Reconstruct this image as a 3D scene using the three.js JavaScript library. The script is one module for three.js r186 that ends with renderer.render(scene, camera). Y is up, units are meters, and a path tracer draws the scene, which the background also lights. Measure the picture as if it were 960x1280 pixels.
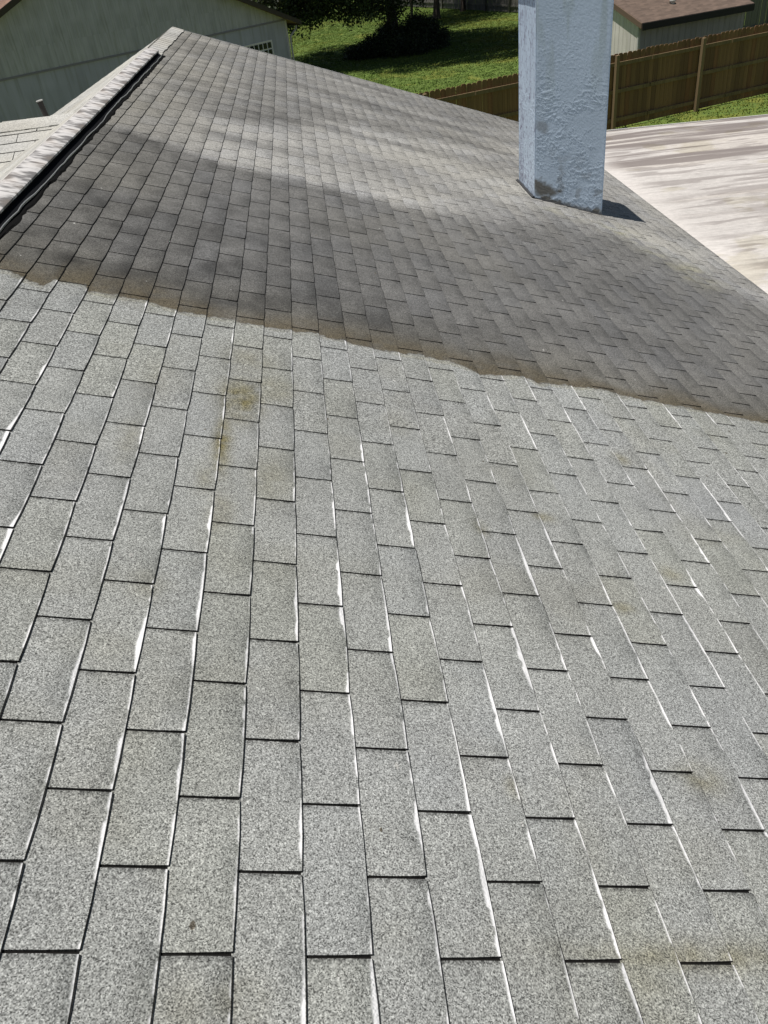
import * as THREE from 'three';
import { mergeGeometries, toCreasedNormals } from 'three/addons/utils/BufferGeometryUtils.js';

// ------------------------------------------------------------------ camera, sky, sun, exposure
const scene = new THREE.Scene();
const camera = new THREE.PerspectiveCamera(65.238, 0.75, 0.05, 600);
camera.position.set(0.4583, 1.3609, 0.6809);
camera.up.set(0.144264, 0.795053, -0.589134);
camera.lookAt(camera.position.clone().add(new THREE.Vector3(0.018903, -0.597467, -0.801671)));
camera.updateMatrixWorld(true);

const SUN = new THREE.Vector3(-0.44, 1.95, 0.14).normalize();
{ // clear summer sky: deep blue overhead, pale haze low down, brighter round the sun
  const W = 256, H = 128, d = new Float32Array(W * H * 4), v = new THREE.Vector3();
  for (let y = 0; y < H; y++) for (let x = 0; x < W; x++) {
    const e = ((y + 0.5) / H - 0.5) * Math.PI, a = ((x + 0.5) / W - 0.5) * 2 * Math.PI, i = (y * W + x) * 4;
    v.set(Math.cos(e) * Math.cos(a), Math.sin(e), Math.cos(e) * Math.sin(a));
    const h = Math.pow(1 - Math.max(0, v.y), 4.2), g = Math.exp((v.dot(SUN) - 1) * 9) * 0.06 + Math.exp((v.dot(SUN) - 1) * 60) * 0.15;
    d[i] = 0.064 + 0.20 * h + g; d[i + 1] = 0.100 + 0.195 * h + g; d[i + 2] = 0.164 + 0.165 * h + g; d[i + 3] = 1;
  }
  const t = new THREE.DataTexture(d, W, H, THREE.RGBAFormat, THREE.FloatType); t.mapping = THREE.EquirectangularReflectionMapping; t.magFilter = THREE.LinearFilter; t.needsUpdate = true;
  scene.background = t; scene.environment = t;
}

const sun = new THREE.DirectionalLight(0xfff9f2, 4.6);
sun.name = 'sun';
sun.position.copy(SUN).multiplyScalar(80).add(new THREE.Vector3(4, 0, -25));
sun.target.position.set(4, 0, -25);
sun.shadow.camera.left = -45; sun.shadow.camera.right = 45; sun.shadow.camera.top = 45; sun.shadow.camera.bottom = -45;
sun.shadow.camera.far = 200;
sun.shadow.mapSize.set(4096, 4096);
scene.add(sun, sun.target);

const renderer = new THREE.WebGLRenderer({ antialias: true });
renderer.toneMapping = THREE.LinearToneMapping;
renderer.toneMappingExposure = 1.08;
renderer.shadowMap.enabled = true;

// ------------------------------------------------------------------ helpers
function rng(seed) {
  let s = seed | 0;
  return () => { s = (s + 0x6d2b79f5) | 0; let t = Math.imul(s ^ (s >>> 15), 1 | s); t = (t + Math.imul(t ^ (t >>> 7), 61 | t)) ^ t; return ((t ^ (t >>> 14)) >>> 0) / 4294967296; };
}
const hash = (x, y, k = 0) => { let h = Math.imul(x | 0, 374761393) ^ Math.imul(y | 0, 668265263) ^ Math.imul(k | 0, 2147483647 - 58); h = Math.imul(h ^ (h >>> 13), 1274126177); h ^= h >>> 16; h = Math.imul(h, 0x85ebca6b); return ((h ^ (h >>> 13)) >>> 0) / 4294967296; };
const LAT = (() => { const r = rng(7), a = new Float32Array(65536); for (let i = 0; i < 65536; i++) a[i] = r(); return a; })();
function vn(x, y) {                                   // value noise, 0..1
  const ix = Math.floor(x), iy = Math.floor(y); let fx = x - ix, fy = y - iy;
  fx = fx * fx * (3 - 2 * fx); fy = fy * fy * (3 - 2 * fy);
  const a = ix & 255, b = (ix + 1) & 255, c = (iy & 255) << 8, d = ((iy + 1) & 255) << 8;
  const p = LAT[a + c], q = LAT[b + c], r = LAT[a + d], s = LAT[b + d];
  return p + (q - p) * fx + (r - p) * fy + (p - q - r + s) * fx * fy;
}
const fbm = (x, y, n = 3) => { let s = 0, a = 0.5, t = 0; for (let i = 0; i < n; i++) { s += a * vn(x, y); t += a; a *= 0.5; x = x * 2.03 + 17.3; y = y * 2.03 + 9.1; } return s / t; };
const sstep = (a, b, x) => { const t = Math.min(1, Math.max(0, (x - a) / (b - a))); return t * t * (3 - 2 * t); };
const clamp = (x, a, b) => Math.min(b, Math.max(a, x));
const table = (list, x) => { if (x <= list[0][0]) return list[0][1]; for (let i = 1; i < list.length; i++) if (x <= list[i][0]) { const [a, p] = list[i - 1], [b, q] = list[i]; return p + (q - p) * (x - a) / (b - a); } return list[list.length - 1][1]; };
const enc = (c) => { c = clamp(c, 0, 1); return 255 * (c <= 0.0031308 ? c * 12.92 : 1.055 * Math.pow(c, 1 / 2.4) - 0.055) + 0.5; };
const ENC = (() => { const t = new Uint8Array(4097); for (let i = 0; i <= 4096; i++) t[i] = enc(i / 4096); return t; })();
const e8 = (c) => ENC[c <= 0 ? 0 : c >= 1 ? 4096 : (c * 4096) | 0];

function dataTex(w, h, fill, srgb = true, wrap = THREE.RepeatWrapping) {
  const d = new Uint8Array(w * h * 4), o = [0, 0, 0];
  for (let y = 0; y < h; y++) for (let x = 0; x < w; x++) {
    fill(x, y, o); const i = (y * w + x) * 4;
    if (srgb) { d[i] = e8(o[0]); d[i + 1] = e8(o[1]); d[i + 2] = e8(o[2]); } else { d[i] = clamp(o[0], 0, 1) * 255; d[i + 1] = clamp(o[1], 0, 1) * 255; d[i + 2] = clamp(o[2], 0, 1) * 255; }
    d[i + 3] = 255;
  }
  const t = new THREE.DataTexture(d, w, h);
  t.magFilter = THREE.LinearFilter; t.minFilter = THREE.LinearMipmapLinearFilter; t.generateMipmaps = true;
  t.wrapS = t.wrapT = wrap; if (srgb) t.colorSpace = THREE.SRGBColorSpace; t.needsUpdate = true;
  return t;
}
function tiled(t, metresX, metresY = metresX, ox = 0, oy = 0) { const c = t.clone(); c.repeat.set(1 / metresX, 1 / metresY); c.offset.set(ox, oy); c.needsUpdate = true; return c; }
const std = (color, roughness = 0.9, extra = {}) => { const m = new THREE.MeshStandardMaterial({ roughness, ...extra }); if (Array.isArray(color)) m.color.setRGB(...color); return m; };

const matte = (c, extra = {}) => { const m = new THREE.MeshPhysicalMaterial({ roughness: 1, specularIntensity: 0.15, ...extra }); m.color.setRGB(...c); return m; };
const used = new Map();
const numbered = (n) => { const k = used.get(n) ?? 0; used.set(n, k + 1); return k ? n + '_' + String(k).padStart(3, '0') : n; };
function thing(name, label, category, pos = [0, 0, 0], group) {
  const g = new THREE.Group(); g.name = numbered(name); g.position.set(...pos); g.userData = { label, category }; if (group) g.userData.group = group;
  scene.add(g); g.updateMatrixWorld(true); return g;
}
function part(parent, name, geometry, material, at) {        // geometry in world axes; `at` is a world position
  const m = new THREE.Mesh(geometry, material); m.name = name; if (at) m.position.set(...at); m.updateMatrixWorld(true);
  parent.updateWorldMatrix(true, false); parent.attach(m); return m;
}
function sub(parent, name, geometry, material) { const m = new THREE.Mesh(geometry, material); m.name = name; parent.add(m); return m; }
function structure(name, geometry, material) { const m = new THREE.Mesh(geometry, material); m.name = name; m.userData.kind = 'structure'; scene.add(m); return m; }
const box = (x0, x1, y0, y1, z0, z1) => { const g = new THREE.BoxGeometry(x1 - x0, y1 - y0, z1 - z0); g.translate((x0 + x1) / 2, (y0 + y1) / 2, (z0 + z1) / 2); return g; };
function worldUV(g, s = 1) {                                  // box-projected uv in metres
  const p = g.attributes.position, n = g.attributes.normal, uv = new Float32Array(p.count * 2);
  for (let i = 0; i < p.count; i++) {
    const ax = Math.abs(n.getX(i)), ay = Math.abs(n.getY(i)), az = Math.abs(n.getZ(i));
    const [u, v] = ay > ax && ay > az ? [p.getX(i), p.getZ(i)] : ax > az ? [p.getZ(i), p.getY(i)] : [p.getX(i), p.getY(i)];
    uv[2 * i] = u * s; uv[2 * i + 1] = v * s;
  }
  g.setAttribute('uv', new THREE.BufferAttribute(uv, 2)); return g;
}
function geo(pos, idx, uv, col) {
  const g = new THREE.BufferGeometry(); g.setAttribute('position', new THREE.Float32BufferAttribute(pos, 3));
  if (uv) g.setAttribute('uv', new THREE.Float32BufferAttribute(uv, 2));
  if (col) g.setAttribute('color', new THREE.Float32BufferAttribute(col, 3));
  g.setIndex(idx); g.computeVertexNormals(); return g;
}
// prism: a closed polygon in (x, y) swept from z0 to z1
function prism(poly, z0, z1, bevel = 0) {
  const s = new THREE.Shape(poly.map(([x, y]) => new THREE.Vector2(x, y)));
  const g = new THREE.ExtrudeGeometry(s, { depth: z1 - z0, bevelEnabled: bevel > 0, bevelSize: bevel, bevelThickness: bevel, bevelSegments: 1 });
  g.translate(0, 0, z0); return g;
}

// ------------------------------------------------------------------ measures of the roof
const TW = 0.305, EX = 0.1245, P = THREE.MathUtils.degToRad(20.5), SP = Math.sin(P), CP = Math.cos(P), TP = Math.tan(P);
const GROUND = -4.05, RS = -1.24, RX = RS * CP, RY = -RS * SP;      // ridge: slope coordinate, x, y
const EAVE = 34 * EX, RAKE = 11.70, NEAR = -3.4;                    // eave (slope m), far rake and near end (m along the ridge)
const PB = THREE.MathUtils.degToRad(23.7), TB = Math.tan(PB);

// ------------------------------------------------------------------ shingle colours
const WASH = [[-8, 9.0], [-7.1, 8.85], [-6.3, 8.66], [-6.1, 8.93], [-5.1, 9.02], [-4.9, 8.8], [-3, 8.87], [-2, 8.72], [1, 8.77], [3, 8.88], [5, 8.72], [6.8, 8.83], [8.4, 8.8], [9.1, 8.58], [11, 8.82], [11.5, 8.68], [14, 8.9], [16, 8.8], [19.6, 8.88], [22, 8.85], [35, 8.9]];
const BAND_LOW = [[-10, 18.6], [-5.4, 18.3], [-3.4, 17.6], [10, 17.6], [14, 18.1], [20, 20.2], [25, 20.2], [27, 18.9], [29, 17.7], [31, 16.4], [35, 14]];
const BAND_TOP = [[-10, 22], [-6.5, 22.3], [-2, 21.4], [0.3, 23.7], [4.6, 26], [10, 26], [16, 27], [21.6, 27.2], [24, 30], [35, 36]];
const BROWN = [[6.5, 0.45, 0.42, 0.55, 0.95], [6.2, 0.4, 0.3, 0.5, 0.5], [5.45, 0.06, 0.55, 0.22, 0.9], [4.7, -0.25, 0.25, 0.25, 0.35], [4.9, 1.4, 0.5, 0.5, 0.3], [4.2, 0.2, 0.4, 0.3, 0.35], [0.05, 8.4, 0.1, 2.2, 0.5], [-0.2, 7.2, 0.3, 0.5, 0.28], [0.03, 10, 0.09, 1.4, 0.4],
  [1.45, 10.1, 0.14, 0.45, 0.5], [4.56, 7.0, 0.12, 0.2, 0.6], [4.95, 9.1, 0.08, 0.3, 0.6], [-0.25, 1.1, 0.15, 0.4, 0.3], [-0.3, 0.4, 0.2, 0.4, 0.22], [1.25, 5.92, 0.1, 0.15, 0.35], [3.5, 10.3, 0.1, 0.3, 0.5], [6.9, 1.4, 0.35, 0.7, 0.35], [7.6, 0.6, 0.4, 0.8, 0.35], [3.0, -1.1, 0.2, 0.4, 0.25], [6.7, 13.2, 0.15, 0.3, 0.5], [4.2, 12.4, 0.12, 0.3, 0.4], [5.2, -2.3, 0.4, 0.3, 0.3], [6.6, -2.0, 0.5, 0.5, 0.2]];
const YELLOW = [[20.6, 25.6, 0.7, 1.3, 0.6], [19.2, 27, 0.9, 1.2, 0.5], [17.7, 28.6, 1.0, 1.6, 0.6], [21.1, 22.5, 0.5, 2.4, 0.4]];
const frontCache = [0, 0, 0];
function frontColour(U, S, px, o) {                   // colour of the front slope at U m along the ridge, S m down the slope
  const u = U / TW, v = S / EX, c = Math.floor(v), off = (c & 1) ? 0.5 : 0, k = Math.floor(u - off), fu = u - off - k, fv = v - c;
  const t1 = hash(c, k, 1), t2 = hash(c, k, 2);
  const cloud = fbm(U * 1.1 + 3, S * 1.4, 2) - 0.5, fine = fbm(U * 9, S * 9 + 40, 2) - 0.5;
  const streak = fbm(U * 3.4 + 11, S * 0.9 + 5, 3) - 0.5;
  const ragged = (fbm(U * 14, S * 14, 2) - 0.5) * 0.10 + (vn(U * 70, S * 70) - 0.5) * 0.06;
  const d = u - table(WASH, v) + ragged;               // > 0: not washed
  const g1 = LAT[(hash(px[0], px[1], 3) * 65535) | 0], g2 = vn(U * 330, S * 330), g3 = vn(U * 160 + 7, S * 160 + 3);
  let grain = (g1 - 0.5) * 1.35 + (g1 > 0.93 ? 0.5 : g1 < 0.08 ? -0.25 : 0) + (g2 - 0.5) * 0.3;
  // washed granules
  let r = 0.260, g = 0.268, b = 0.256, l = 1 + 0.08 * (t1 - 0.5) + 0.16 * cloud + 0.14 * fine, gc = 1.05;
  if (t2 > 0.8) { b *= 1.02; g *= 1.005; } else if (t2 < 0.25) { b *= 0.975; }
  const cool = fbm(U * 2.3 + 50, S * 2.3, 2); b *= 0.97 + 0.06 * cool;
  // green-blue wash tint in soft patches
  if (d < 0.6) {
    let br = 0;
    for (const [bu, bv, ru, rv, a] of BROWN) { const x = (u - bu) / ru, y = (v - bv) / rv, q = x * x + y * y; if (q < 5) br = Math.max(br, a * Math.exp(-q * 0.8)); }
    br *= clamp(0.35 + 1.5 * fbm(U * 26, S * 26 + 9, 2), 0, 1.25);
    const soil = sstep(0.56, 0.8, fbm(U * 4.5 + 80, S * 4.5, 3)) * 0.12 + sstep(0.6, 0.75, fbm(U * 2 + 8, S * 2 + 60, 2)) * 0.06;
    br = Math.max(br, soil);
    r *= 1 - 0.38 * br; g *= 1 - 0.45 * br; b *= 1 - 0.66 * br;
  }
  let R = r * l, G = g * l, B = b * l;
  if (d > -0.1) {
    // weathered granules: dark algae film in bands that an earlier cleaning left
    const low = table(BAND_LOW, v) + (hash(c, 5, 9) - 0.5) * 0.25 + streak * 0.7, top = table(BAND_TOP, v) + streak * 5 + cloud * 2;
    const soft = 1 + 5 * sstep(8, 15, v), inBand = sstep(-0.3 * soft, 0.35 * soft, u - low + ragged * 2 + (soft - 1) * 0.25 * fine) * (1 - sstep(-2.2, 2.2, u - top));
    let dk = 0.114 + 0.016 * sstep(2, 14, v) + 0.020 * (t1 - 0.5) + 0.035 * cloud + 0.05 * streak + 0.02 * fine;
    const blot = fbm(U * 7 + 31, S * 7 + 13, 3) - 0.5; dk += 0.08 * blot * (0.6 + 0.7 * sstep(10, -6, v));
    const farTone = 0.205 + 0.22 * streak + 0.06 * cloud + 0.03 * (t1 - 0.5);
    const leftDark = sstep(3, -7, v) * sstep(26, 14, u);
    const far = sstep(0, 5, u - top);
    const above = u > low + 0.35 * soft ? 1 : 0;
    let dark = dk * (1 - 0.10 * leftDark) + sstep(9, 17, u) * 0.016;
    let light = 0.30 + 0.15 * streak + 0.08 * cloud + 0.02 * (t1 - 0.5);
    if (v > 11) light *= 1.0 - 0.06 * sstep(11, 16, v);
    light = light + (0.17 - light) * sstep(-1, -8, v) * 0.75;
    let tone = above ? farTone + (light - farTone) * inBand : dark + (light - dark) * inBand;
        // ragged darker patches on the unwashed tabs, denser towards each lower edge
    tone *= 1 - 0.13 * sstep(0.50, 0.72, fv * 0.45 + fbm(U * 24, S * 30 + 7, 3) * 0.65);
    tone = Math.max(0.045, tone);
    let wr = 1.005, wg = 1.0, wb = 0.965;
    const warm = sstep(2.2, 0.2, d) * 0.7 + clamp(cloud, 0, 0.3) + sstep(0, -9, v) * 0.45 + (above ? 0.25 : 0);
    wr += 0.03 * warm; wb -= 0.09 * warm;
    if (t2 < 0.3) { wb += 0.022; wr -= 0.01; }
    let yl = 0; for (const [bu, bv, ru, rv, a] of YELLOW) { const x = (u - bu) / ru, y = (v - bv) / rv, q = x * x + y * y; if (q < 6) yl = Math.max(yl, a * Math.exp(-q * 0.7)); }
    if (yl > 0) { yl *= clamp(2.2 * fbm(U * 9 + 3, S * 9, 3) - 0.5, 0, 1.3); tone += 0.05 * yl; wb -= 0.32 * yl; wr += 0.03 * yl; }
    // runoff dirt heaped along the wash line
    const thick = 0.50 + 0.8 * vn(S * 3.1, 4.2) ** 2 + 0.45 * sstep(5, 8, v) * sstep(16, 11, v), rim = sstep(0, 0.05, d) * (1 - sstep(0.03, thick, d)) * clamp(0.25 + 1.3 * fbm(U * 14, S * 14, 3), 0, 1);
    let X = tone * wr, Y = tone * wg, Z = tone * wb;
    const rimK = 0.8 * rim; X += (0.096 - X) * rimK; Y += (0.080 - Y) * rimK; Z += (0.050 - Z) * rimK;
    const w = sstep(-0.03, 0.05, d);
    // thin tan bleed on the washed side
    const bleed = (1 - w) * sstep(-0.22, 0, d) * 0.45 * vn(U * 20, S * 9); R *= 1 - 0.2 * bleed; G *= 1 - 0.28 * bleed; B *= 1 - 0.5 * bleed;
    R += (X - R) * w; G += (Y - G) * w; B += (Z - B) * w; gc = gc + (0.8 - gc) * w;
  }
  { const su = Math.floor(U * 9), ss = Math.floor(S * 9), hx = hash(su, ss, 41); if (hx > 0.955) { const cx = (su + 0.2 + 0.6 * hash(su, ss, 42)) / 9, cy = (ss + 0.2 + 0.6 * hash(su, ss, 43)) / 9, rr = 0.0025 + 0.003 * hash(su, ss, 44), q = Math.hypot((U - cx) * 0.6, S - cy) / rr; if (q < 1) { const k2 = hx > 0.985 ? [0.10, 0.09, 0.07] : [0.36, 0.36, 0.34]; R = k2[0]; G = k2[1]; B = k2[2]; } } }
  // dirt caught at the lower end of each slot
  const eu = (1 - fu) * TW; if (eu < 0.016) { const q = sstep(0.016, 0.004, eu) * sstep(0.35, 0.75, g2 * 0.6 + vn(U * 90, S * 120) * 0.5); R *= 1 - 0.62 * q; G *= 1 - 0.62 * q; B *= 1 - 0.62 * q; }
  const gr = Math.max(0.16, 1 + grain * gc); R *= gr; G *= gr; B *= gr;
  // grainy white streaks along the lower tab edges on the washed side
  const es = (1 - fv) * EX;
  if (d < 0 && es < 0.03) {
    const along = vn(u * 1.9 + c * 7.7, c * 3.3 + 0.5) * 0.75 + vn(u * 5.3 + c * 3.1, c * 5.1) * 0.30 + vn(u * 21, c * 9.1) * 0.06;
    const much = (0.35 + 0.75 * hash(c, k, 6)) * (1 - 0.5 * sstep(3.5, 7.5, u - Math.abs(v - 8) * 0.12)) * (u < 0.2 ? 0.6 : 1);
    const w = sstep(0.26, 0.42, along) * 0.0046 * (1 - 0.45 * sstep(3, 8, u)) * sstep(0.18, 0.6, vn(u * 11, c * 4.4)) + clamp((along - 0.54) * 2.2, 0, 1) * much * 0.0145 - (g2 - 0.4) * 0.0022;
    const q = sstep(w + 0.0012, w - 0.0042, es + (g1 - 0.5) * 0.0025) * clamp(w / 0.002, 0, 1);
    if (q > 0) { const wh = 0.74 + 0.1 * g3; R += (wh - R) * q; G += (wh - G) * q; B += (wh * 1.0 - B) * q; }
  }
  o[0] = R; o[1] = G; o[2] = B;
}
const granuleBump = dataTex(1024, 1024, (x, y, o) => {
  const w = (a) => ((a % 1024) + 1024) % 1024;
  let s = 0; for (let i = -1; i <= 1; i++) for (let j = -1; j <= 1; j++) s += hash(w(x + i), w(y + j), 21) * (i || j ? 0.5 : 1);
  o[0] = o[1] = o[2] = s / 5;
}, false);
const ZONES = [];
function zone(U0, U1, S0, S1, w, h) {
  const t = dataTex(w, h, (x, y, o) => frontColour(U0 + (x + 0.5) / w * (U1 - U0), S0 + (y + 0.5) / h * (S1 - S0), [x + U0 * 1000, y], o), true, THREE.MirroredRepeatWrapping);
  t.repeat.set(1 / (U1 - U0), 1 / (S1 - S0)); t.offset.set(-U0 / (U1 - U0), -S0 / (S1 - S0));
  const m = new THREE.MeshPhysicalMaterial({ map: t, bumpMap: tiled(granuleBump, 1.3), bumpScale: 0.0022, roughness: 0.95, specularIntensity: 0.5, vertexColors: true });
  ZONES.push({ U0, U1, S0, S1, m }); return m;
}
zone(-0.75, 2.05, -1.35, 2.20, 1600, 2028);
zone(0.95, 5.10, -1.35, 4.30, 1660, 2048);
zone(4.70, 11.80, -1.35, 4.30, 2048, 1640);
const plainGranules = (() => {                      // the slopes beyond the ridge, seen at a low angle
  const t = dataTex(1024, 1024, (x, y, o) => {
    const U = x / 256, S = y / 256, c = fbm(x / 128, y / 64, 3) - 0.5, g = 0.40 * (1 + 0.5 * c + (hash(x, y, 31) - 0.5) * 0.6 + (vn(x / 2, y / 2) - 0.5) * 0.3);
    const wn = vn(x / 90, y / 90 + 9); o[0] = g * (1 + 0.03 * wn); o[1] = g; o[2] = g * (0.95 - 0.06 * wn);
  });
  return new THREE.MeshStandardMaterial({ map: tiled(t, 4), bumpMap: tiled(granuleBump, 1.3), bumpScale: 0.0022, roughness: 0.92, vertexColors: true });
})();
const asphalt = matte([0.011, 0.0105, 0.01], { bumpMap: tiled(granuleBump, 1.3), bumpScale: 0.002 });
const whiteMetal = std([0.62, 0.62, 0.6], 0.55), brownPaint = std([0.07, 0.05, 0.035], 0.8), stuccoWall = std([0.45, 0.44, 0.4], 0.95);

// one shingle tab in slope axes: x = along the course, y = off the slope, z = down the slope; local to its own centre
const CORE = 0.055;                                   // the cut edges show the asphalt core
function tabGeometry(U0, U1, S0, S1, seed, lift = 1) {
  const r = rng(seed), NU = 4, NV = 2, top = [0.0010, 0.0036, 0.0061], j = () => (r() - 0.5);
  const sk = j() * 0.0022, curlA = r() * r() * 0.0022 * lift, curlB = r() * r() * 0.0022 * lift, bend = j() * 0.0012, end0 = j() * 0.0014, end1 = j() * 0.0014;
  const pos = [], uv = [], col = [], idx = [], cu = (U0 + U1) / 2, cs = (S0 + S1) / 2, at = [];
  const put = (U, h, S, tu, ts, k) => { pos.push(U - cu, h, S - cs); uv.push(tu, ts); col.push(k, k, k); return pos.length / 3 - 1; };
  const P0 = (i, k) => {
    const a = i / NU, b = k / NV, edge = k === NV;
    let U = U0 + (U1 - U0) * a, S = (S0 - 0.003) + (S1 - S0 + 0.003) * b;
    if (edge) { S += sk * (a - 0.5) * 2 + bend * Math.sin(a * 9 + seed) + ((i === 0 || i === NU) ? -0.0022 : 0); }
    if (i === 0) U += end0 * b + (edge ? 0.0012 : 0); if (i === NU) U += end1 * b - (edge ? 0.0012 : 0);
    let h = top[k] + (edge ? curlA * (1 - a) ** 2 + curlB * a * a : 0);
    return [U, h, S, U0 + (U1 - U0) * a, Math.min(S0 + (S1 - S0) * 0.999, (S0 - 0.003) + (S1 - S0 + 0.003) * b)];
  };
  for (let k = 0; k <= NV; k++) { at.push([]); for (let i = 0; i <= NU; i++) { const [U, h, S, tu, ts] = P0(i, k); at[k].push(put(U, h, S, tu, Math.max(S0 + 0.001, ts), 1)); } }
  for (let k = 0; k < NV; k++) for (let i = 0; i < NU; i++) { const a = at[k][i], b = at[k][i + 1], c = at[k + 1][i], d = at[k + 1][i + 1]; idx.push(a, c, b, b, c, d); }
  const wall = (list, out) => {                       // the rounded, worn edge and the cut face below it; out = how far the edge rolls over
    const rows = [[], [], []];
    for (const [i, k] of list) { const [U, h, S, tu, ts] = P0(i, k), wr = 0.7 + 0.6 * r(); rows[0].push(put(U, h, S, tu, ts, CORE)); rows[1].push(put(U + out[0] * wr, Math.max(-0.002, h - 0.0022), S + out[1] * wr, tu, ts, CORE)); rows[2].push(put(U + out[0] * wr, -0.003, S + out[1] * wr, tu, ts, CORE)); }
    for (let w = 0; w < 2; w++) for (let q = 0; q + 1 < list.length; q++) idx.push(rows[w][q], rows[w + 1][q], rows[w][q + 1], rows[w][q + 1], rows[w + 1][q], rows[w + 1][q + 1]);
  };
  wall(Array.from({ length: NU + 1 }, (_, i) => [i, NV]), [0, 0.0026]);
  wall([[0, 0], [0, 1], [0, 2]], [-0.0008, 0]); wall([[NU, 2], [NU, 1], [NU, 0]], [0.0008, 0]);
  return { g: geo(pos, idx, uv, col), cu, cs };
}
function slopeFrame(origin, along, down) {           // a matrix with x = along, y = normal, z = down
  const x = new THREE.Vector3(...along).normalize(), z = new THREE.Vector3(...down).normalize(), y = new THREE.Vector3().crossVectors(z, x);
  return new THREE.Matrix4().makeBasis(x, y, z).setPosition(...origin);
}
function placed(mesh, m) { m.decompose(mesh.position, mesh.quaternion, mesh.scale); mesh.updateMatrixWorld(true); return mesh; }

// ------------------------------------------------------------------ the house
const house = thing('house', 'house with grey three-tab shingle roof, washed pale on one side of a brown line', 'house', [1.4, GROUND, -4.2]);
const SLOT = 0.0058;
{ // front slope. x = along the ridge away from us would make the frame left-handed, so u runs along +x of the frame = -z of the world
  const deckGeo = box(NEAR, RAKE - 0.004, -0.03, -0.0015, RS + 0.001, EAVE - 0.006);
  // frame with y up: x' = along(-Z world), y' = normal up, z' = down slope -> y = z cross x must be up
  const deck = new THREE.Mesh(deckGeo, asphalt); deck.name = 'front_roof_slope';
  const up = new THREE.Vector3(SP, CP, 0), al = new THREE.Vector3(0, 0, -1), dn = new THREE.Vector3(CP, -SP, 0);
  const left = new THREE.Vector3().crossVectors(dn, al).dot(up) < 0;
  // if left-handed, mirror the along axis in the geometry instead of the matrix
  const F = new THREE.Matrix4().makeBasis(left ? al.clone().negate() : al, up, dn);
  const sg = left ? -1 : 1;
  if (left) { deckGeo.scale(-1, 1, 1); const ix = deckGeo.index; for (let i = 0; i < ix.count; i += 3) { const t = ix.getX(i); ix.setX(i, ix.getX(i + 2)); ix.setX(i + 2, t); } deckGeo.computeVertexNormals(); }
  placed(deck, F); house.attach(deck);
  const tabs = [];
  const holeU = [6.78, 7.40], holeS = [2.552, 3.238];
  for (let c = Math.floor(RS / EX); c < 34; c++) {
    const off = (c & 1) ? 0.5 : 0, S0 = Math.max(c * EX, RS + 0.02), S1 = (c + 1) * EX;
    for (let k = Math.floor(NEAR / TW) - 1; k < 40; k++) {
      const s0 = k > 7 ? 0.0076 : SLOT; let U0 = (k + off) * TW + s0 / 2, U1 = (k + off + 1) * TW - s0 / 2;
      U0 = Math.max(U0, NEAR); U1 = Math.min(U1, RAKE); if (U1 - U0 < 0.03) continue;
      if (U0 > holeU[0] && U1 < holeU[1] && S0 > holeS[0] && S1 < holeS[1]) continue;
      tabs.push({ c, k, U0, U1, S0, S1 });
    }
  }
  const q = new THREE.Vector3(), corner = (U, S) => { q.set(S * CP, -S * SP, -U).project(camera); return [q.x * 0.75, q.y, q.z]; };
  for (const t of tabs) {
    const a = corner(t.U0, t.S0), b = corner(t.U1, t.S0), c = corner(t.U1, t.S1), d = corner(t.U0, t.S1), m = [(a[0] + c[0]) / 2, (a[1] + c[1]) / 2];
    const inside = Math.abs(m[0]) < 0.78 && Math.abs(m[1]) < 1.04 && t.U0 > -0.6;
    t.area = inside ? Math.abs((c[0] - a[0]) * (d[1] - b[1]) - (c[1] - a[1]) * (d[0] - b[0])) : 0;
  }
  tabs.sort((a, b) => b.area - a.area);
  const field = ZONES.map(() => []);
  tabs.forEach((t, n) => {
    const U = (t.U0 + t.U1) / 2, S = (t.S0 + t.S1) / 2;
    const zi = Math.max(0, ZONES.findIndex((z) => t.U0 > z.U0 && t.U1 < z.U1 && t.S1 < z.S1)), z = ZONES[t.U0 > 5.1 - TW ? 2 : zi];
    const { g, cu, cs } = tabGeometry(t.U0, t.U1, t.S0, t.S1, (t.c + 50) * 977 + t.k * 31, 1);
    if (sg < 0) { g.scale(-1, 1, 1); const ix = g.index; for (let i = 0; i < ix.count; i += 3) { const a = ix.getX(i); ix.setX(i, ix.getX(i + 2)); ix.setX(i + 2, a); } g.computeVertexNormals(); }
    const cg = toCreasedNormals(g, 0.7);
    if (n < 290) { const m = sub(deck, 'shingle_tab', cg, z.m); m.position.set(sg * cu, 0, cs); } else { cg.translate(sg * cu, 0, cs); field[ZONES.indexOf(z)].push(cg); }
  });
  const used3 = field.map((f, i) => [f, i]).filter(([f]) => f.length);
  const merged = mergeGeometries(used3.map(([f]) => mergeGeometries(f)), true);
  const fm = sub(deck, 'shingle_field', merged, used3.map(([, i]) => ZONES[i].m)); fm.userData.kind = 'stuff';
}
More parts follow.
